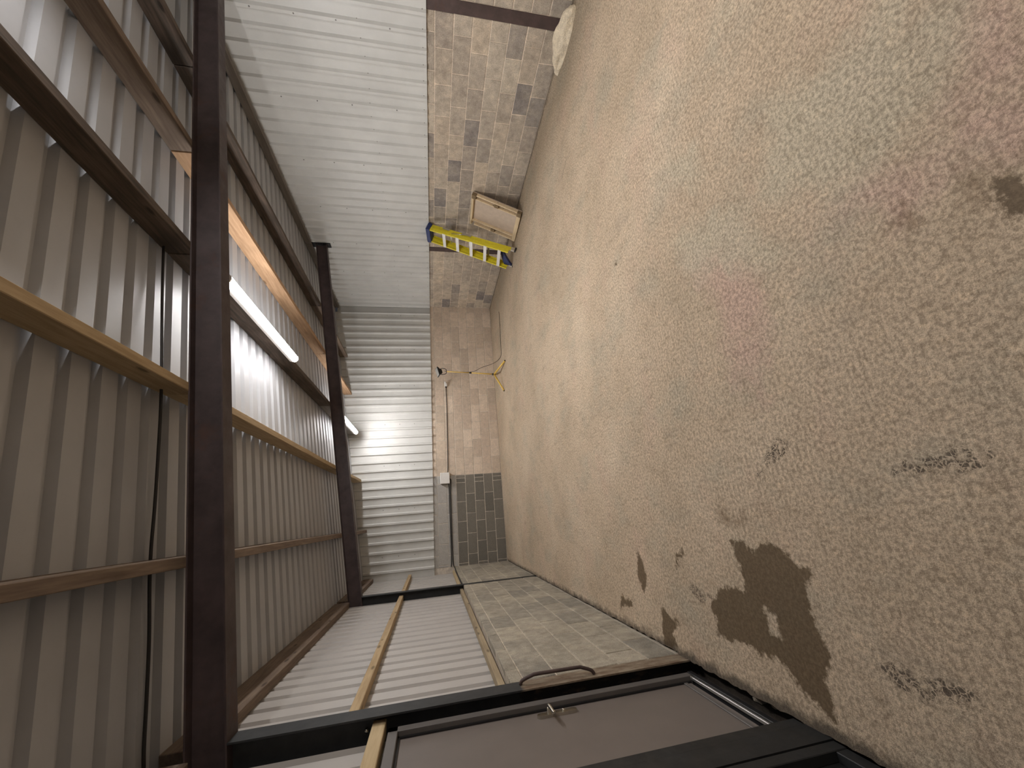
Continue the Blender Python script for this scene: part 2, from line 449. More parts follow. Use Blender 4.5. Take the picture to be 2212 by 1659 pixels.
    # greyer, darker margin along the tall wall
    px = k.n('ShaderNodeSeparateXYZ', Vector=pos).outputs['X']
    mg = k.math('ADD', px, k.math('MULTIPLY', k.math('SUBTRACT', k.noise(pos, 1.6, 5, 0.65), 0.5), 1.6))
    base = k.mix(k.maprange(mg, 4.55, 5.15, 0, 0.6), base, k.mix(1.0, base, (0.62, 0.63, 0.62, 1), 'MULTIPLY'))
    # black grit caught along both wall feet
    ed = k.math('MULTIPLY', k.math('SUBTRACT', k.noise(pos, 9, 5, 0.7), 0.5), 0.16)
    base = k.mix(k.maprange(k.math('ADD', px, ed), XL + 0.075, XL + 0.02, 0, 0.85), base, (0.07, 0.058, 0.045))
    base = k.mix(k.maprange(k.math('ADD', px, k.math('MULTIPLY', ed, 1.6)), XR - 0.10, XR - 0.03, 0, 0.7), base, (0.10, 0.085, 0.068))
    # pits
    vo = k.n('ShaderNodeTexVoronoi', Vector=pos, Scale=3.3)
    base = k.mix(k.maprange(vo.outputs['Distance'], 0.012, 0.03, 0.85, 0.0), base, (0.06, 0.045, 0.035))
    # stains: outlines carried by the slab, edges frayed by noise
    fr = k.math('MULTIPLY', k.math('SUBTRACT', k.noise(pos, 18, 5, 0.7), 0.5), 0.12)
    wet = k.maprange(k.math('ADD', A('damp'), fr), -0.004, 0.014)
    fa = k.maprange(k.math('ADD', A('faint'), k.math('MULTIPLY', fr, 1.4)), -0.02, 0.05, 0, 0.6)
    wn = k.n('ShaderNodeTexNoise', Vector=pos, Scale=30.0, Detail=3.0).outputs['Color']
    wv_ = k.n('ShaderNodeVectorMath', _operation='MULTIPLY_ADD', i0=wn, i1=(0.035, 0.035, 0.0), i2=pos).outputs[0]
    cell = k.n('ShaderNodeTexVoronoi', _feature='DISTANCE_TO_EDGE', Vector=wv_, Scale=62.0)
    cm = k.math('MULTIPLY', k.maprange(cell.outputs[0], 0.05, 0.12), k.maprange(k.noise(pos, 26, 4), 0.42, 0.52))
    ty = k.math('MULTIPLY', k.maprange(k.math('ADD', A('tyre'), fr), -0.01, 0.012), cm)
    base = k.mix(k.math('MULTIPLY', wet, 0.93), base, k.mix(0.5, k.mix(1.0, base, (0.24, 0.205, 0.16, 1), 'MULTIPLY'), (0.098, 0.068, 0.036, 1)))
    base = k.mix(fa, base, k.mix(1.0, base, (0.42, 0.36, 0.31, 1), 'MULTIPLY'))
    base = k.mix(k.math('MULTIPLY', ty, 0.85), base, (0.075, 0.058, 0.045))
    # tamped ridges across the shed
    wv = k.n('ShaderNodeTexWave', _bands_direction='Y', Vector=pos, Scale=10.5, Distortion=1.2, Detail=2.0)
    wm = k.maprange(k.noise(pos, 0.9, 2), 0.47, 0.6)
    base = k.mix(k.math('MULTIPLY', k.maprange(wv.outputs[1], 0.55, 0.95, 0, 0.22), wm), base, k.mix(1.0, base, (0.6, 0.57, 0.54, 1), 'MULTIPLY'))
    h = k.math('ADD', k.math('MULTIPLY', f1, 0.8), k.math('ADD', k.math('MULTIPLY', f2, 0.9), k.math('MULTIPLY', k.math('MULTIPLY', wv.outputs[1], wm), 0.5)))
    h = k.math('ADD', k.math('ADD', h, k.math('MULTIPLY', f3, 0.5)), k.math('MULTIPLY', m1, 1.2))
    dry = k.math('SUBTRACT', 1.0, k.math('MULTIPLY', wet, 0.85))
    nd = k.n('ShaderNodeBump', Height=h, Strength=k.math('MULTIPLY', dry, 0.8), Distance=0.007)
    k.t.links.new(nd.outputs[0], k.b.inputs['Normal'])
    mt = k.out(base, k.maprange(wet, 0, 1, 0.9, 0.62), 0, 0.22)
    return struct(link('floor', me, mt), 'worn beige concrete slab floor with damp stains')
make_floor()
soil = box('trim_1', (-1.45, YF, -0.30), (XL - 0.002, YB, -0.085), M_SOIL)
struct(soil, 'dark earth in the gap beside the slab edge')

# ------------------------------------------------------------------ blockwork
def block_mesh(L, Hh, variant):
    """block lying in a local frame: x along wall, y outwards from the wall face, z up; front edges chamfered"""
    r = random.Random(variant)
    c = 0.005
    j = lambda a=0.0022: r.uniform(-a, a)
    fx, fz = L/2, Hh/2
    back = [(-fx, -0.05, -fz), (fx, -0.05, -fz), (fx, -0.05, fz), (-fx, -0.05, fz)]
    mid = [(-fx+j(), -c, -fz+j()), (fx+j(), -c, -fz+j()), (fx+j(), -c, fz+j()), (-fx+j(), -c, fz+j())]
    fr = [(-fx+c+j(), j(), -fz+c+j()), (fx-c+j(), j(), -fz+c+j()), (fx-c+j(), j(), fz-c+j()), (-fx+c+j(), j(), fz-c+j())]
    V = back + mid + fr
    F = [(8, 9, 10, 11)]
    for a in range(4):
        b = (a+1) % 4
        F += [(4+a, 4+b, 8+b, 8+a), (a, b, 4+b, 4+a)]
    me = bpy.data.meshes.new('block')
    me.from_pydata(V, [], F); me.update()
    bm = bmesh.new(); bm.from_mesh(me); bmesh.ops.recalc_face_normals(bm, faces=bm.faces); bm.to_mesh(me); bm.free()
    return me
BCACHE = {}
def get_block(L, Hh, mat):
    v = RND.randrange(5)
    key = (round(L, 2), round(Hh, 3), v, mat.name)
    if key not in BCACHE:
        me = block_mesh(round(L, 2), Hh, hash(key[:3]) & 0xffff)
        me.materials.append(mat)
        BCACHE[key] = me
    return BCACHE[key]
def lay(parent, place, u0, u1, z0, hh, off, mat, joint=0.010):
    """one course from u0 to u1, joints staggered by off; place(u,z) -> (location, rotation about z)"""
    u = u0 - off
    while u < u1 - 0.001:
        a, b = max(u, u0), min(u + 0.45, u1)
        u += 0.45
        if b - a < 0.045:
            continue
        L = b - a - joint
        o = bpy.data.objects.new('block', get_block(L, hh - joint, mat))
        COL.objects.link(o)
        loc, rot = place((a + b)/2, z0 + hh/2)
        o.parent = parent
        o.location = Vector(loc) - parent.location
        o.rotation_euler = (0, 0, rot)
PR = lambda u, z: ((XR, u, z), math.pi/2)          # outwards is -x
PB = lambda u, z: ((u, YB, z), math.pi)            # outwards is -y
PL = lambda u, z: ((XL, u, z), -math.pi/2)         # outwards is +x
PF = lambda u, z: ((u, YF, z), 0.0)                # outwards is +y

wall_right = struct(box('wall_right', (XR + 0.005, YF, -0.1), (XR + 0.10, YB + 0.1, 1.80), M_MORTAR), 'block wall with white box-profile cladding above')
CW = 0.066
for c in range(8):
    segs = [(YF, Y0-CW), (Y0+CW, Y1-CW), (Y1+CW, Y2+0.1-CW), (Y2+0.1+CW, YB)]
    for s, (a, b) in enumerate(segs):
        lay(wall_right, PR, a, b, c*0.225, 0.225, (0.225 if c % 2 else 0.06), M_BLK_R)
wall_back = struct(box('wall_back', (XL - 0.15, YB + 0.005, -0.1), (XR + 0.1, YB + 0.10, 1.80), M_MORTAR_B), 'far block wall with white cladding above')
for c in range(8):
    lay(wall_back, PB, 0.99, XR, c*0.225, 0.225, (0.225 if c % 2 else 0.03), M_BLK_B)
    if c < 5:
        if c % 2 == 0:
            lay(wall_back, PB, 0.91, 0.99, c*0.225, 0.225, 0, M_BLK_G, 0.014)
            lay(wall_back, PB, 0.81, 0.91, c*0.225, 0.225, 0, M_BLK_G, 0.014)
            lay(wall_back, PB, XL, 0.81, c*0.225, 0.225, 0.39, M_BLK_G, 0.014)
        else:
            lay(wall_back, PB, XL, 0.99, c*0.225, 0.225, 0.21, M_BLK_G, 0.014)
    else:
        lay(wall_back, PB, XL, 0.99, c*0.225, 0.225, (0.2 if c % 2 else 0.4), M_BLK_P, 0.006)
wall_left = struct(box('wall_left', (XL - 0.10, Y1 + CW, -0.1), (XL - 0.005, YB, 1.215), M_MORTAR_L), 'low block wall with timber rails and cladding above')
for c in range(6):
    hh = 0.225 if c < 5 else 0.095
    for (a, b) in [(Y1+CW+0.004, Y2-CW), (Y2+CW, YB)]:
        lay(wall_left, PL, a, b, c*0.225, hh, (0.225 if c % 2 else 0.02), M_BLK_L)
wall_front = struct(box('wall_front', (XL - 0.15, YF - 0.10, -0.1), (XR + 0.1, YF - 0.005, 1.80), M_MORTAR_B), 'block wall behind the viewer')
for c in range(8):
    lay(wall_front, PF, XL, XR, c*0.225, 0.225, (0.225 if c % 2 else 0.03), M_BLK_B)

# ------------------------------------------------------------------ box-profile sheets
def profile(length, first, pitch, base, crown, height):
    """polyline (u, d) over 0..length with ribs of the given height centred at first + k*pitch"""
    pts = [(0.0, 0.0)]
    u = first
    while u - base/2 < length - 0.001:
        if u - base/2 > 0.001 and u + base/2 < length:
            pts += [(u - base/2, 0), (u - crown/2, height), (u + crown/2, height), (u + base/2, 0)]
        u += pitch
    pts.append((length, 0.0))
    return pts
def sheet(name, prof, f_lo, f_hi, mat, parent, lap=0.0):
    """f_lo(u,d), f_hi(u,d) give both ends of each profile line"""
    n = len(prof)
    V = [f_lo(u, d) for u, d in prof] + [f_hi(u, d) for u, d in prof]
    c = Vector(V[0])
    V = [Vector(v) - c for v in V]
    F = [(i, i+1, n+i+1, n+i) for i in range(n-1)]
    me = bpy.data.meshes.new(name)
    me.from_pydata([tuple(v) for v in V], [], F); me.update()
    o = link(name, me, mat, parent)
    o.location = c - parent.location
    s = o.modifiers.new('gauge', 'SOLIDIFY'); s.thickness = 0.0014; s.offset = 0
    return o
RIB = dict(pitch=0.2, base=0.072, crown=0.034)
# right wall: ribs stand into the room
for k in range(13):
    y0 = -2.46 + k * 1.0
    a, b = max(y0, YF), min(y0 + 1.0, YB)
    pr = profile(1.0, 0.1, height=0.034, **RIB)
    pr = [(u, d) for u, d in pr if a - 1e-6 <= y0 + u <= b + 1e-6]
    if len(pr) < 2: continue
    if y0 < YF: pr = [(YF - y0, 0)] + pr
    if y0 + 1 > YB: pr = pr + [(YB - y0, 0)]
    sheet('cladding_sheet', pr, lambda u, d: (XR - 0.022 - d, y0 + u, Z_CLAD), lambda u, d: (XR - 0.022 - d, y0 + u, z_roof(XR) - 0.004), M_SHEET, wall_right)
# far wall, tops cut to the roof slope
for k in range(8):
    x0 = -1.71 + k * 1.0
    pr = [(u, d) for u, d in profile(1.0, 0.1, height=0.034, **RIB) if -1.19 <= x0 + u <= 5.40]
    if len(pr) < 2: continue
    if x0 < -1.19: pr = [(-1.19 - x0, 0)] + pr
    if x0 + 1 > 5.40: pr = pr + [(5.40 - x0, 0)]
    sheet('cladding_sheet', pr, lambda u, d: (x0 + u, YB - 0.022 - d, Z_CLAD), lambda u, d: (x0 + u, YB - 0.022 - d, z_roof(x0 + u) - 0.004), M_SHEET, wall_back)
# corner flashing on the far wall
prism('corner_flashing', [(0, 0), (0.05, 0), (0.052, 0.010), (0.215, 0.014), (0.22, 0.0), (0.22, -0.012), (0, -0.012)], (XR - 0.024, YB - 0.03, Z_CLAD), (XR - 0.024, YB - 0.03, 4.06), (-1, 0, 0), (0, -1, 0), M_FLASH, wall_back)
# front wall (behind the viewer)
for k in range(7):
    x0 = -1.19 + k * 0.98
    sheet('cladding_sheet', profile(0.98, 0.1, height=0.034, **RIB), lambda u, d: (x0 + u, YF + 0.022 + d, Z_CLAD), lambda u, d: (x0 + u, YF + 0.022 + d, z_roof(x0 + u) - 0.004), M_SHEET, wall_front)
# left wall: sheets outside the rails, ribs outwards
for k in range(13):
    y0 = -2.46 + k * 1.0
    pr = [(u, d) for u, d in profile(1.0, 0.1, height=0.034, **RIB) if YF <= y0 + u <= YB]
    if len(pr) < 2: continue
    if y0 < YF: pr = [(YF - y0, 0)] + pr
    if y0 + 1 > YB: pr = pr + [(YB - y0, 0)]
    def zlo(y): return 1.955 if 1.83 < y < 2.93 else 0.02
    # split at the door opening
    for part in ([p for p in pr if y0 + p[0] <= 1.84], [p for p in pr if 1.84 < y0 + p[0] < 2.93], [p for p in pr if y0 + p[0] >= 2.93]):
        if len(part) < 2: continue
        zl = zlo(y0 + part[len(part)//2][0])
        sheet('cladding_sheet', part, lambda u, d: (-1.178 - d, y0 + u, zl), lambda u, d: (-1.178 - d, y0 + u, z_roof(-1.18) - 0.002), M_BACKING, wall_left)
# roof
ceiling = struct(box('ceiling', (-1.30, YF - 0.05, 4.60), (XR + 0.12, YB + 0.15, 4.64), M_ROOF), 'mono-pitch roof of box-profile steel sheets')
for k in range(13):
    y0 = -2.52 + k * 1.0
    pr = profile(1.0, 0.1, 0.2, 0.086, 0.050, 0.040)
    sheet('roof_sheet', pr, lambda u, d: (-1.32, y0 + u, z_roof(-1.32) + d), lambda u, d: (XR + 0.05, y0 + u, z_roof(XR + 0.05) + d), M_ROOF, ceiling)
# screw heads on the cladding (too small to pick apart)
def screws(name, parent, pts, nrm):
    bm = bmesh.new()
    N = Vector(nrm)
    a = N.orthogonal().normalized(); b = N.cross(a)
    for p in pts:
        p = Vector(p) - parent.location
        top = [bm.verts.new(p + N*0.006 + (a*math.cos(t) + b*math.sin(t))*0.007) for t in [i*math.pi/3 for i in range(6)]]
        bot = [bm.verts.new(p + (a*math.cos(t) + b*math.sin(t))*0.010) for t in [i*math.pi/3 for i in range(6)]]
        bm.faces.new(top)
        for i in range(6):
            bm.faces.new((top[i], bot[i], bot[(i+1) % 6], top[(i+1) % 6]))
    bmesh.ops.recalc_face_normals(bm, faces=bm.faces)
    me = bpy.data.meshes.new(name); bm.to_mesh(me); bm.free()
    o = link(name, me, M_SCREW, parent); o['kind'] = 'stuff'
sr_ = []
for k in range(61):
    y = -2.26 + 0.2*k + 0.04
    if YF < y < YB - 0.05:
        sr_ += [(XR - 0.023, y + 0.03, 1.72), (XR - 0.023, y + 0.03, 2.45 + 0.02*math.sin(k))]
        if k % 5 == 2:
            sr_ += [(XR - 0.0565, y + 0.06, z) for z in (2.1, 2.7, 3.15, 3.6)]
screws('screw_heads', wall_right, sr_, (-1, 0, 0))
sb_ = []
for k in range(33):
    x = -1.0 + 0.2*k
    if x < 5.3:
        sb_ += [(x, YB - 0.023, 1.72), (x, YB - 0.023, 2.6)]
        if k % 5 == 1:
            sb_ += [(x + 0.1, YB - 0.0565, z) for z in (2.1, 2.45, 2.8)]
screws('screw_heads', wall_back, sb_, (0, -1, 0))

# ------------------------------------------------------------------ steel frame
def column(name, x_face, into, yc, ztop, mat, label, z0=-0.1):
    """I column, flange face at x_face, web running into the wall (direction into = -1 / +1)"""
    xc = x_face + into * 0.1015
    prof = ibeam_prof(0.203, 0.133)
    o = prism(name, prof, (xc, yc, z0), (xc, yc, ztop), (0, 1, 0), (1, 0, 0), mat, origin=(xc, yc, max(z0, 0)))
    return tag(o, label, 'column', 'steel columns of the shed frames')
def rafter(yc, label, mat, skew=0.0):
    x0, x1 = -1.27, XR - 0.045
    d = 0.2032
    n = Vector((-SL, 0, 1)).normalized()
    o = prism('rafter_beam', ibeam_prof(d, 0.133), Vector((x0, yc, z_beam(x0))) + n*d/2, Vector((x1, yc + skew, z_beam(x1))) + n*d/2, (0, 1, 0), n, mat)
    tag(o, label, 'beam', 'sloping steel rafters')
    yc = yc + skew
    box('end_plate', (x1 - 0.008, yc - 0.085, z_beam(x1) - 0.07), (x1 + 0.015, yc + 0.085, z_beam(x1) + 0.28), M_COLM, o, 0.002)
    for sy_ in (-1, 1):
        for dz in (-0.03, 0.08, 0.18):
            tube('bolt', [(x1 - 0.022, yc + sy_*0.05, z_beam(x1) + dz), (x1 + 0.001, yc + sy_*0.05, z_beam(x1) + dz)], 0.011, mat, o, 6, False)
    return o
rafter(Y1, 'nearest dark red-brown steel rafter crossing under the roof', M_BEAM)
rafter(Y2, 'second dark steel rafter further in, near the far strip light', M_BEAM, 0.1)
rafter(Y0, 'steel rafter behind the viewer', M_BEAM)
colA = column('steel_column', XL, -1, Y1, z_beam(XL), M_COLA, 'black steel column with a bent grab bar beside the grey door')
colC = column('steel_column', XL, -1, Y2, z_beam(XL), M_COLM, 'black steel column rising from the left block wall near the far corner')
column('steel_column', XL, -1, Y0, z_beam(XL), M_COLM, 'black steel column behind the viewer on the door side')
colB = column('steel_column', XL, -1, 1.90, 2.0, M_COLM, 'near black steel post on the open side of the grey door')
column('steel_column', XR - 0.008, 1, Y1, z_beam(XR), M_COLR, 'brown steel column in the block wall above the pale concrete lump')
column('steel_column', XR - 0.008, 1, Y2 + 0.1, z_beam(XR), M_COLR, 'brown steel column in the block wall behind the yellow stepladder')
column('steel_column', XR - 0.008, 1, Y0, z_beam(XR), M_COLR, 'brown steel column behind the viewer in the block wall')
# bent bar on the rusty column
tube('grab_bar', [(XL + 0.002, 2.952, 1.165), (XL + 0.025, 2.947, 1.150), (XL + 0.046, 2.938, 1.09), (XL + 0.051, 2.935, 1.06), (XL + 0.051, 2.932, 0.95), (XL + 0.050, 2.928, 0.78), (XL + 0.045, 2.924, 0.745), (XL + 0.025, 2.918, 0.690), (XL + 0.002, 2.916, 0.672)], 0.011, M_COLR, colA, 10)
for zz in (2.035, 2.095):
    tube('bolt', [(-1.13, 2.9368, zz), (-1.13, 2.915, zz)], 0.012, M_CHROME, colA, 6, False)

# ------------------------------------------------------------------ timber purlins and rails
def timber(name, lo, hi, mat, label, cat, group, sl=None, jit=0.0):
    """long timber along y. sl=(zlo,zhi) functions of x give sloping top/bottom"""
    (x0, y0), (x1, y1) = lo, hi
    zl, zh = sl
    c = Vector(((x0+x1)/2, (y0+y1)/2, zl((x0+x1)/2)))
    ns = 8
    V, F = [], []
    r = random.Random(int(x0*1000) + int(y0*10))
    for i in range(ns+1):
        y = y0 + (y1-y0)*i/ns
        jx, jz = (r.uniform(-jit, jit), r.uniform(-jit, jit)) if 0 < i < ns else (0, 0)
        V += [Vector((x0+jx, y, zl(x0)+jz)) - c, Vector((x1+jx, y, zl(x1)+jz)) - c, Vector((x1+jx, y, zh(x1))) - c, Vector((x0+jx, y, zh(x0))) - c]
    for i in range(ns):
        for k in range(4):
            k2 = (k+1) % 4
            F.append((4*i+k, 4*i+k2, 4*i+4+k2, 4*i+4+k))
    F += [(0, 3, 2, 1), (4*ns, 4*ns+1, 4*ns+2, 4*ns+3)]
    o = mesh(name, V, F, mat)
    o.location = c
    bevel_obj(o, 0.004)
    return tag(o, label, cat, group)
PG = 'timber roof purlins'
BAYS = [(YF + 0.03, Y1 - 0.004, 'nearest the viewer'), (Y1 + 0.004, Y2 - 0.004, 'between the two rafters'), (Y2 + 0.004, YB - 0.06, 'by the far wall')]
PURL = [
    (-0.150, -0.087, [M_OLD, M_OLD, M_OLD], 'first timber purlin in from the door-side wall'),
    (0.955, 1.018, [M_PINE, M_PINE, M_PINE], 'pale timber purlin on the door side of the strip lights'),
    (2.080, 2.150, [M_DARKT, M_DARKT, M_GREYT], 'dark timber purlin in line with the strip lights'),
    (3.085, 3.155, [M_OLD, M_ORANGE, M_ORANGE], 'rough brown purlin on the tall-wall side of the strip lights'),
    (4.085, 4.150, [M_DARKT, M_DARKT, M_OLD], 'second timber purlin from the tall cladding wall'),  # dark tone paints in the shade on this purlin's side face
    (5.495, 5.560, [M_GREYT, M_GREYT, M_GREYT], 'grey wall-head timber along the tall cladding wall'),
]
for i, (x0, x1, mats, lab) in enumerate(PURL):
    for b, (y0, y1, where) in enumerate(BAYS):
        zl = (lambda x: 4.02) if i == 5 else z_purl
        timber('roof_purlin', (x0, y0), (x1, y1), mats[b], lab + ', ' + where, 'purlin', PG, (zl, lambda x: z_roof(x) - 0.001), 0.003)
for b, (y0, y1, where) in enumerate(BAYS):
    y0 += CW if b else 0; y1 -= CW if b < 2 else 0
    timber('eaves_timber', (-1.176, y0), (-1.10, y1), [M_OLD, M_OLD, M_OLD][b], 'dark brown eaves timber along the low left wall, ' + where, 'timber', 'eaves timbers', (lambda x: 2.975, lambda x: z_roof(x) - 0.001), 0.002)
SGRP = 'timber sheeting rails on the left wall'
timber('sheeting_rail', (-1.176, Y1 + 0.005), (-1.10, Y2 - 0.005), M_PINE, 'long pale middle rail on the cladding between the two black columns', 'rail', SGRP, (lambda x: 2.175, lambda x: 2.238), 0.002)
timber('sheeting_rail', (-1.176, Y2 + 0.005), (-1.10, YB - 0.06), M_PINE, 'short pale middle rail on the cladding next to the far corner', 'rail', SGRP, (lambda x: 2.175, lambda x: 2.238), 0.002)
timber('sheeting_rail', (-1.176, YF + 0.03), (-1.09, Y1 - 0.005), M_PINE2, 'pale pine rail passing above the grey door', 'rail', SGRP, (lambda x: 1.985, lambda x: 2.06), 0.001)
timber('sheeting_rail', (-1.178, Y1 + 0.005), (-1.108, Y2 - 0.005), M_DUSTY, 'knotty lower rail lying along the long block wall top', 'rail', SGRP, (lambda x: 1.228, lambda x: 1.275), 0.002)
timber('sheeting_rail', (-1.178, Y2 + 0.005), (-1.108, YB - 0.06), M_PINE2, 'short lower rail on the block wall top in the far corner', 'rail', SGRP, (lambda x: 1.228, lambda x: 1.275), 0.002)

# ------------------------------------------------------------------ grey door
door = empty('door_1', (-1.13, 2.42, 0.04))
struct(door, 'grey personnel door with chrome lever handle in steel frame')
YD0, YD1, ZD0, ZD1 = 2.03, 2.845, 0.045, 1.965
def framebar(nm, lo, hi, mat=M_FRAME, bev=0.003):
    return box(nm, lo, hi, mat, door, bev)
framebar('door_frame', (-1.165, YD1 - 0.055, ZD0), (-1.105, YD1, ZD1))
framebar('door_frame', (-1.165, YD0, ZD0), (-1.105, YD0 + 0.055, ZD1))
framebar('door_frame', (-1.165, YD0, ZD1 - 0.055), (-1.105, YD1, ZD1))
framebar('door_leaf', (-1.178, YD0 + 0.055, ZD0 + 0.02), (-1.142, YD1 - 0.055, ZD1 - 0.055), M_DOOR)
framebar('recess_shade', (-1.150, YD1 - 0.067, ZD0 + 0.02), (-1.132, YD1 - 0.055, ZD1 - 0.055), M_DARK, 0)  # black strips stand in for the shadow in the recess between frame and leaf
framebar('recess_shade', (-1.150, YD0 + 0.055, ZD1 - 0.067), (-1.132, YD1 - 0.055, ZD1 - 0.055), M_DARK, 0)
framebar('door_sill', (-1.178, YD0, 0.012), (-1.10, YD1, ZD0), M_DARK)
framebar('threshold_strip', (-1.128, YD0 + 0.05, ZD0), (-1.108, YD1 - 0.05, ZD0 + 0.016), M_ALU)
framebar('weather_bar', (-1.142, YD0 + 0.06, ZD0 + 0.05), (-1.134, YD1 - 0.06, ZD0 + 0.075), M_FRAME)
framebar('jamb_angle', (-1.105, 1.968, 0.0), (-1.052, 2.034, 2.0), M_COLM)
gate = empty('door_2', (XL - 0.03, 0.2, 0.0))
struct(gate, 'black steel gate panel on the near left, beyond the grey door')
box('gate_sheet', (XL - 0.075, YF + 0.03, 0.0), (XL - 0.045, 1.828, 1.98), M_COLM, gate)
for yy in (YF + 0.03, -0.95, 0.44, 1.768):
    box('gate_stile', (XL - 0.045, yy, 0.0), (XL - 0.003, yy + 0.06, 1.98), M_COLM, gate, 0.003)
for zz in (0.0, 0.95, 1.92):
    box('gate_rail', (XL - 0.045, YF + 0.09, zz), (XL - 0.006, 1.768, zz + 0.06), M_COLM, gate, 0.003)
# long rounded handle plate with lever
def handle():
    yc, zc, L, Wd = 2.715, 1.0, 0.245, 0.042
    pts = []
    for s in range(9):
        t = math.pi * s / 8
        pts.append((yc + Wd/2*math.cos(t), zc + L/2 - Wd/2 + Wd/2*math.sin(t)))
    for s in range(9):
        t = math.pi + math.pi * s / 8
        pts.append((yc + Wd/2*math.cos(t), zc - L/2 + Wd/2 + Wd/2*math.sin(t)))
    n = len(pts)
    base = Vector((-1.142, yc, zc))
    V = [Vector((-1.143, y, z)) - door.location for y, z in pts] + [Vector((-1.128, yc + (y-yc)*0.9, zc + (z-zc)*0.985)) - door.location for y, z in pts]
    F = [tuple(range(n, 2*n))] + [(i, (i+1) % n, n+(i+1) % n, n+i) for i in range(n)]
    p = mesh('handle_plate', V, F, M_CHROME, door)
    lv = tube('lever', [(-1.13, yc, zc + 0.05), (-1.105, yc, zc + 0.05), (-1.088, yc - 0.008, zc + 0.05), (-1.083, yc - 0.03, zc + 0.05), (-1.083, yc - 0.115, zc + 0.048)], 0.0105, M_CHROME, door, 10)
    tube('key_cylinder', [(-1.13, yc, zc - 0.04), (-1.118, yc, zc - 0.04)], 0.009, M_CHROME, door, 12, False)
handle()

# ------------------------------------------------------------------ strip lights
def mat_lamp(g=1.0):
    k = NT('lit_diffuser')
    k.out((0.9, 0.9, 0.9), 0.4)
    k.b.inputs['Emission Color'].default_value = (*LAMP_COLOUR, 1)
    nz = k.n('ShaderNodeSeparateXYZ', Vector=k.n('ShaderNodeNewGeometry').outputs['True Normal']).outputs['Z']
    k.link(k.maprange(nz, -1.0, 0.2, LAMP_STRENGTH * g, LAMP_STRENGTH * g * 0.26), k.b.inputs['Emission Strength'])
    return k.m
M_LAMP = mat_lamp()
M_LAMP_DIM = mat_lamp(0.70)      # far tube set dimmer so the cladding beside it does not burn out
def strip_light(xc, y0, y1, label, ztop=None, lamp=None):
    zt = z_purl(xc) - 0.004 if ztop is None else ztop
    o = box('strip_light', (xc - 0.036, y0, zt - 0.038), (xc + 0.036, y1, zt), M_WHITE, None, 0.003)
    tag(o, label, 'light', 'linear strip lights under the roof')
    prof = [(0.030, -0.036), (0.034, -0.050), (0.031, -0.068), (0.022, -0.082), (0.009, -0.089), (-0.009, -0.089), (-0.022, -0.082), (-0.031, -0.068), (-0.034, -0.050), (-0.030, -0.036)]
    prof = [(u * 1.25, v * 1.06) for u, v in prof]
    d = prism('diffuser', prof, (xc, y0 + 0.012, zt), (xc, y1 - 0.012, zt), (1, 0, 0), (0, 0, 1), lamp or M_LAMP, o)
    for ya, yb in ((y0 - 0.002, y0 + 0.012), (y1 - 0.012, y1 + 0.002)):
        prism('end_cap', [(u*1.06, v*1.03) for u, v in prof] + [(-0.032, -0.002), (0.032, -0.002)], (xc, ya, zt), (xc, yb, zt), (1, 0, 0), (0, 0, 1), M_WHITE, o)
    return o
strip_light(2.10, 3.28, 5.10, 'lit strip light just behind the nearest rafter')
strip_light(2.05, 7.60, 9.41, 'lit strip light near the far cladding wall', None, M_LAMP_DIM)
l0 = strip_light(3.12, -0.22, 1.60, 'lit strip light over the viewer, nearest of the row', 3.46)
for yy in (0.1, 1.3):
    tube('hanger', [(3.12, yy, 3.458), (3.12, yy, z_purl(3.12) + 0.003)], 0.004, M_ALU, l0, 6, False)

# black feed cable drooping along the roof to the column
tube('roof_cable', [(2.06, 2.83, 3.60), (1.6, 2.82, 3.525), (0.93, 2.835, 3.425), (0.48, 2.84, 3.37), (0.2, 2.835, 3.335), (-0.02, 2.82, 3.305), (-0.21, 2.83, 3.285), (-0.5, 2.855, 3.25), (-0.80, 2.865, 3.215), (-1.0, 2.865, 3.19), (-1.09, 2.865, 3.175)], 0.009, M_CABLE)
tag(bpy.data.objects['roof_cable'], 'black cable clipped up under the roof sheets in front of the nearest rafter', 'cable')

# ------------------------------------------------------------------ far wall electrics
fb = box('consumer_unit', (0.795, YB - 0.115, 1.28), (1.055, YB - 0.002, 1.50), M_WHITE, None, 0.006)
tag(fb, 'white electrical box on the far block wall', 'electrical box')
box('lid', (0.80, YB - 0.123, 1.285), (1.05, YB - 0.115, 1.495), M_WHITE, fb, 0.003)
tube('wall_cable', [(3.27, YB - 0.012, 1.300), (2.9, YB - 0.012, 1.293), (2.2, YB - 0.012, 1.298), (1.6, YB - 0.012, 1.302), (1.15, YB - 0.014, 1.312), (1.05, YB - 0.03, 1.33)], 0.0085, M_CABLE)
tag(bpy.data.objects['wall_cable'], 'black cable running from the white socket to the white electrical box', 'cable')
c2 = tube('wall_cable', [(0.90, YB - 0.05, 1.285), (0.88, YB - 0.03, 1.25), (0.6, YB - 0.014, 1.262), (0.2, YB - 0.014, 1.262), (-0.4, YB - 0.014, 1.262), (-0.85, YB - 0.014, 1.255), (-1.0, YB - 0.05, 1.25), (-1.04, YB - 0.35, 1.235), (-1.06, 8.9, 1.235), (-1.06, 7.9, 1.235), (-1.06, 7.33, 1.238)], 0.0105, M_CABLE)
tag(c2, 'black cable leaving the electrical box and turning along the left wall top', 'cable')
c3 = tube('wall_cable', [(0.93, YB - 0.05, 1.285), (0.90, YB - 0.03, 1.30), (0.6, YB - 0.014, 1.292), (0.2, YB - 0.014, 1.295), (-0.4, YB - 0.014, 1.290), (-0.9, YB - 0.014, 1.29), (-1.04, YB - 0.02, 1.30)], 0.010, M_CABLE)
tag(c3, 'upper of the two black cables between electrical box and corner', 'cable')
sk = box('wall_socket', (3.27, YB - 0.06, 1.265), (3.35, YB - 0.002, 1.335), M_WHITE, None, 0.008)
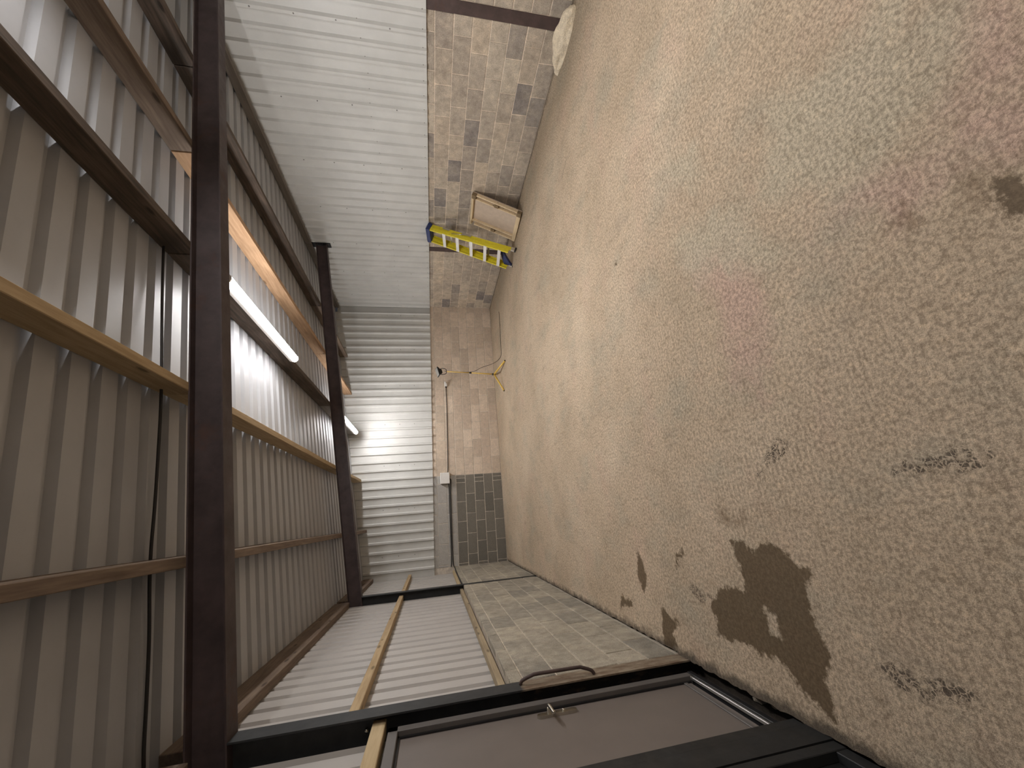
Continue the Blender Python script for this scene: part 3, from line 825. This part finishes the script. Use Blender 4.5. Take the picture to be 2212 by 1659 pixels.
tag(sk, 'small white socket at the end of the black wall cable', 'socket')
tube('plug', [(3.34, YB - 0.065, 1.315), (3.385, YB - 0.075, 1.315)], 0.026, M_WHITE, sk, 12, False)
tube('gland', [(3.27, YB - 0.02, 1.30), (3.235, YB - 0.02, 1.30)], 0.018, M_DARK, sk, 10, False)

# ------------------------------------------------------------------ yellow work-light stand
st = empty('work_light_stand', (3.25, 8.92, 0.0))
tag(st, 'yellow tripod stand with a black floodlight, in front of the far wall', 'work light')
hub = Vector((3.255, 8.92, 0.165))
tube('pole', [hub + Vector((0, 0, -0.06)), Vector((3.30, 8.92, 0.75))], 0.014, M_YELS, st, 10, False)
tube('pole', [Vector((3.30, 8.92, 0.73)), Vector((3.338, 8.92, 1.31))], 0.011, M_YELS, st, 10, False)
tube('clamp', [Vector((3.298, 8.92, 0.72)), Vector((3.302, 8.92, 0.77))], 0.02, M_DARK, st, 10, False)
for foot in ((3.33, 8.225, 0.012), (2.73, 8.60, 0.012), (3.47, 9.50, 0.012)):
    lg = tube('leg', [hub, foot], 0.021, M_YELS, st, 8, False)
    f = Vector(foot); d = (f - hub).normalized()
    tube('rubber_foot', [f - d*0.03, f + d*0.01], 0.018, M_DARK, lg, 8, False)
    lg.children[0].matrix_parent_inverse = Matrix.Translation(lg.location - lg.location)
# shift sub-part meshes (built in world-minus-leg coordinates) – legs share the stand's frame
for lg in [c for c in st.children if c.name.startswith('leg')]:
    for ch in lg.children:
        ch.location = -st.location
tube('hub', [hub + Vector((0, 0, -0.03)), hub + Vector((0, 0, 0.05))], 0.026, M_DARK, st, 10, False)
tube('bracket', [(3.30, 8.92, 1.47), (3.265, 8.92, 1.42), (3.285, 8.92, 1.33), (3.338, 8.92, 1.315), (3.40, 8.92, 1.33), (3.42, 8.92, 1.42), (3.40, 8.92, 1.47)], 0.008, M_DARK, st, 6)
def flood():
    # tapered black body, glass facing up towards the door side
    cx, cyy, cz = 3.335, 8.92, 1.485
    ax = Vector((-0.25, -0.25, 0.93)).normalized()      # glass normal
    u = Vector((0, 1, 0)).cross(ax).normalized(); v = ax.cross(u)
    def ring(s, h): return [Vector((cx, cyy, cz)) + ax*h + u*(a*s[0]) + v*(b*s[1]) - st.location for a, b in ((-1, -1), (1, -1), (1, 1), (-1, 1))]
    V = ring((0.045, 0.035), -0.065) + ring((0.062, 0.05), -0.02) + ring((0.108, 0.085), 0.03) + ring((0.108, 0.085), 0.05)
    F = [(0, 1, 2, 3)] + [(4*i+k, 4*i+(k+1) % 4, 4*i+4+(k+1) % 4, 4*i+4+k) for i in range(3) for k in range(4)] + [(12, 13, 14, 15)]
    h = mesh('lamp_head', V, F, M_DARK, st)
    bevel_obj(h, 0.006)
    V2 = ring((0.095, 0.072), 0.0505) + ring((0.092, 0.07), 0.054)
    V2 = [x + st.location - st.location for x in V2]
    g = mesh('glass', V2, BOXF, M_ALU, h)
flood()
flex = tube('flex_lead', [(4.75, 8.50, 0.006), (4.55, 8.50, 0.006), (4.18, 8.55, 0.006), (3.85, 8.60, 0.006), (3.65, 8.68, 0.006), (3.68, 9.0, 0.01), (3.75, 9.35, 0.03), (3.66, 9.3, 0.18), (3.50, 9.1, 0.45), (3.36, 8.95, 0.62), (3.325, 8.935, 0.8), (3.335, 8.94, 1.2), (3.36, 8.935, 1.36)], 0.005, M_CABLE)
tag(flex, 'thin dark flex trailing from the tripod floodlight across the floor', 'cable')

# ------------------------------------------------------------------ yellow stepladder leaning on the block wall
def ladder():
    B = Vector((4.83, 6.50, 0.0)); T = Vector((5.535, 6.69, 1.675))
    zax = (T - B).normalized()
    xax = Vector((0.0, 1.0, -0.0)); xax = (xax - zax*xax.dot(zax)).normalized()   # +x: away from the viewer along the wall
    yax = zax.cross(xax).normalized()                                            # towards the room
    if yax.x > 0: yax = -yax
    L = (T - B).length
    root = empty('stepladder', B)
    tag(root, 'folded yellow fibreglass stepladder with white steps leaning on the block wall', 'ladder')
    P = lambda x, y, z: xax*x + yax*y + zax*z
    wb, wt = 0.265, 0.175              # half widths bottom / top
    def hw(z): return wb + (wt - wb)*z/L
    def rail(nm, side, z0, z1, yc, dep, mat, inset=0.0):
        """channel rail: web on the outside, flanges pointing inwards"""
        t = 0.006; fl = 0.030
        pr = [(0, -dep/2), (0, dep/2), (-fl, dep/2), (-fl, dep/2 - t), (-t, dep/2 - t), (-t, -dep/2 + t), (-fl, -dep/2 + t), (-fl, -dep/2)]
        V = []
        for z in (z0, z1):
            for u, v in pr:
                V.append(P(side*(hw(z) - inset + u), yc + v, z))
        n = len(pr)
        F = [(i, (i+1) % n, n+(i+1) % n, n+i) for i in range(n)] + [tuple(range(n)), tuple(range(n, 2*n))]
        return mesh(nm, V, F, mat, root)
    for s in (-1, 1):
        rail('front_rail', s, 0.13, L - 0.03, 0.060, 0.078, M_YEL)
        rr = rail('rear_rail', s, 0.0, L - 0.06, -0.020, 0.062, M_YEL, 0.012)
        # metal foot on the rear rail
        V = [P(s*(hw(z) - 0.012 + u), -0.020 + v, z) for z in (-0.012 if False else 0.0, 0.10) for u, v in ((0.006, -0.036), (0.006, 0.036), (-0.03, 0.036), (-0.03, -0.036))]
        mesh('foot', V, BOXF, M_ALU, rr)
        V = [P(s*(hw(z) - 0.012 + u), -0.020 + v, z) for z in (0.0, 0.028) for u, v in ((0.010, -0.040), (0.010, 0.040), (-0.036, 0.040), (-0.036, -0.040))]
        mesh('foot_pad', V, BOXF, M_DARK, rr)
    steps = [0.31, 0.60, 0.89, 1.18, 1.46]
    for z in steps:
        h = hw(z) - 0.007
        V = [P(x, y, zz) for zz in (z, z + 0.028) for x, y in ((-h, 0.025), (h, 0.025), (h, 0.104), (-h, 0.104))]
        stp = mesh('step', V, BOXF, M_STEP, root)
        V = [P(x, y, zz) for zz in (z - 0.034, z + 0.028) for x, y in ((-h, 0.101), (h, 0.101), (h, 0.106), (-h, 0.106))]
        mesh('step_lip', V, BOXF, M_STEP, stp)
    # blue moulded top
    V = []
    for z, gx, y0, y1 in ((L - 0.075, 0.012, -0.055, 0.110), (L - 0.01, 0.018, -0.062, 0.118), (L + 0.012, 0.008, -0.05, 0.105)):
        V += [P(x, y, z) for x, y in ((-(wt+gx), y0), (wt+gx, y0), (wt+gx, y1), (-(wt+gx), y1))]
    F = [(0, 1, 2, 3), (8, 9, 10, 11)] + [(4*i+k, 4*i+(k+1) % 4, 4*i+4+(k+1) % 4, 4*i+4+k) for i in range(2) for k in range(4)]
    bevel_obj(mesh('top_cap', V, F, M_BLUE, root), 0.008, 2)
    # rear horizontal braces
    for z in (0.55, 0.95, 1.35):
        h = hw(z) - 0.02
        V = [P(x, y, zz) for zz in (z, z + 0.035) for x, y in ((-h, -0.045), (h, -0.045), (h, -0.037), (-h, -0.037))]
        mesh('brace', V, BOXF, M_ALU, root)
    # side spreader bars, folded
    for s in (-1, 1):
        tube('spreader', [B + P(s*(hw(1.25) + 0.004), 0.05, 1.32), B + P(s*(hw(1.0) + 0.006), -0.02, 0.98)], 0.006, M_ALU, root, 6, False)
        V = [P(s*(hw(z) + u), v, z) for z in (0.93, 1.12) for u, v in ((0.001, -0.045), (0.006, -0.045), (0.006, -0.005), (0.001, -0.005))]
        mesh('hinge_plate', V, BOXF, M_ALU, root)
        V = [P(s*(hw(z) + u), v, z) for z in (1.38, 1.52) for u, v in ((0.001, -0.040), (0.006, -0.040), (0.006, -0.005), (0.001, -0.005))]
        mesh('hinge_plate', V, BOXF, M_ALU, root)
    # blue curved bottom bracket between the lowest step and the rear feet
    n = 14
    V = []
    for i in range(n+1):
        t = i/n
        x = -hw(0.2) + 0.02 + t*(2*hw(0.2) - 0.04)
        zc = 0.30 - 0.24*t**1.6
        zt = 0.30 - 0.10*t**2.2
        V += [P(x, -0.042, zc - 0.03), P(x, 0.012, zc - 0.03), P(x, 0.012, zt + 0.0), P(x, -0.042, zt + 0.0)]
    F = [(4*i+k, 4*i+(k+1) % 4, 4*i+4+(k+1) % 4, 4*i+4+k) for i in range(n) for k in range(4)] + [(0, 1, 2, 3), (4*n, 4*n+1, 4*n+2, 4*n+3)]
    mesh('bottom_bracket', V, F, M_BLUE, root)
    h = hw(0.3)
    V = [P(x, y, z) for z in (0.20, 0.30) for x, y in ((-h + 0.005, 0.02), (-h + 0.09, 0.02), (-h + 0.09, 0.03), (-h + 0.005, 0.03))]
    mesh('corner_gusset', V, BOXF, M_BLUE, root)
ladder()

# ------------------------------------------------------------------ shallow pallet-like crate leaning on the block wall
def crate():
    Wd, Ln, dep = 0.75, 0.96, 0.105
    ang = math.atan2(0.40, 0.875)
    zax = Vector((math.sin(ang), 0.03, math.cos(ang))).normalized()
    xax = Vector((0, 1, -0.03)).normalized(); xax = (xax - zax*xax.dot(zax)).normalized()
    yax = zax.cross(xax); yax = -yax if yax.x > 0 else yax      # towards the room
    org = Vector((5.12, 5.965, 0.022))
    root = empty('pallet_crate', Vector((org.x, org.y, 0.0)))
    tag(root, 'shallow pale wooden pallet tray leaning on its end against the block wall', 'pallet')
    off = org - root.location
    def bx(nm, lo, hi, mat, par=root, bev=0.003):
        V = [off + xax*x + yax*y + zax*z for z in (lo[2], hi[2]) for x, y in ((lo[0], lo[1]), (hi[0], lo[1]), (hi[0], hi[1]), (lo[0], hi[1]))]
        o = mesh(nm, V, BOXF, mat, par)
        bevel_obj(o, bev)
        return o
    h = Wd/2
    bx('deck_panel', (-h, -dep + 0.02, 0), (h, -dep + 0.036, Ln), M_PLY)
    yb = -dep + 0.036
    # end boards
    bx('end_board', (-h + 0.09, yb, 0.0), (h, 0.0, 0.075), M_CRATE)
    bx('end_board', (-h + 0.09, yb, Ln - 0.04), (h, 0.0, Ln), M_CRATE)
    # side rails: an outer and an inner lath on each side
    for s, io in ((-1, 0.0), (1, 0.0)):
        a0, a1 = (-h, -h + 0.028) if s < 0 else (h - 0.028, h)
        b0, b1 = (-h + 0.092, -h + 0.118) if s < 0 else (h - 0.118, h - 0.092)
        bx('side_lath', (a0, yb, 0.08), (a1, -0.012, Ln - 0.085), M_CRATE)
        bx('side_lath', (b0, yb, 0.078), (b1, -0.018, Ln - 0.042), M_CRATE)
        m0, m1 = (a1 + 0.001, b0 - 0.001) if s < 0 else (b1 + 0.001, a0 - 0.001)
        bx('spacer_block', (m0, yb, Ln/2 - 0.04), (m1, 0.004, Ln/2 + 0.04), M_ENDG)
    bx('corner_block', (-h, yb, 0.0), (-h + 0.088, 0.006, 0.078), M_ENDG)
    bx('corner_block', (-h, yb, Ln - 0.08), (-h + 0.088, 0.006, Ln), M_ENDG)
crate()

# ------------------------------------------------------------------ pale concrete lump at the foot of the near brown column
def lump():
    bm = bmesh.new()
    bmesh.ops.create_icosphere(bm, subdivisions=4, radius=1.0)
    r = random.Random(5)
    from mathutils import noise
    for v in bm.verts:
        p = v.co.copy()
        t = p.y                                     # along the wall, tapering to the far end
        wd = 0.125 * (1.0 - 0.5*max(0, t))
        hgt = 0.15 * (1.0 - 0.45*max(0, t))
        x = (p.x*wd)
        z = max(p.z, -0.25) * hgt
        q = Vector((x, t*0.37, z))
        nn = noise.noise(p*2.3)*0.025 + noise.noise(p*6)*0.010
        v.co = q + p.normalized()*nn
    me = bpy.data.meshes.new('concrete_lump'); bm.to_mesh(me); bm.free()
    o = link('concrete_lump', me, M_LUMP)
    o.location = (5.42, 3.0, 0.012)
    o.rotation_euler = (0, 0.10, 0.05)
    tag(o, 'pale wedge-shaped lump of set concrete at the brown column foot', 'concrete')
lump()

# ------------------------------------------------------------------ pebbles in the gap beside the door sill
def pebble(loc, s, seed, label):
    bm = bmesh.new()
    bmesh.ops.create_icosphere(bm, subdivisions=2, radius=1.0)
    r = random.Random(seed)
    for v in bm.verts:
        v.co *= 1 + r.uniform(-0.12, 0.12)
        v.co.x *= s[0]; v.co.y *= s[1]; v.co.z *= s[2]
    me = bpy.data.meshes.new('pebble'); bm.to_mesh(me); bm.free()
    o = link('pebble', me, M_STONE); o.location = loc
    tag(o, label, 'stone', 'stones in the gap by the door sill')
pebble((-1.082, 2.315, -0.055), (0.022, 0.040, 0.030), 1, 'largest pale stone in the dark gap by the door sill')
pebble((-1.078, 2.215, -0.065), (0.018, 0.026, 0.020), 2, 'small stone next to the largest one by the door sill')
pebble((-1.085, 1.93, -0.065), (0.020, 0.028, 0.020), 3, 'stone in the dark gap at the foot of the near post')
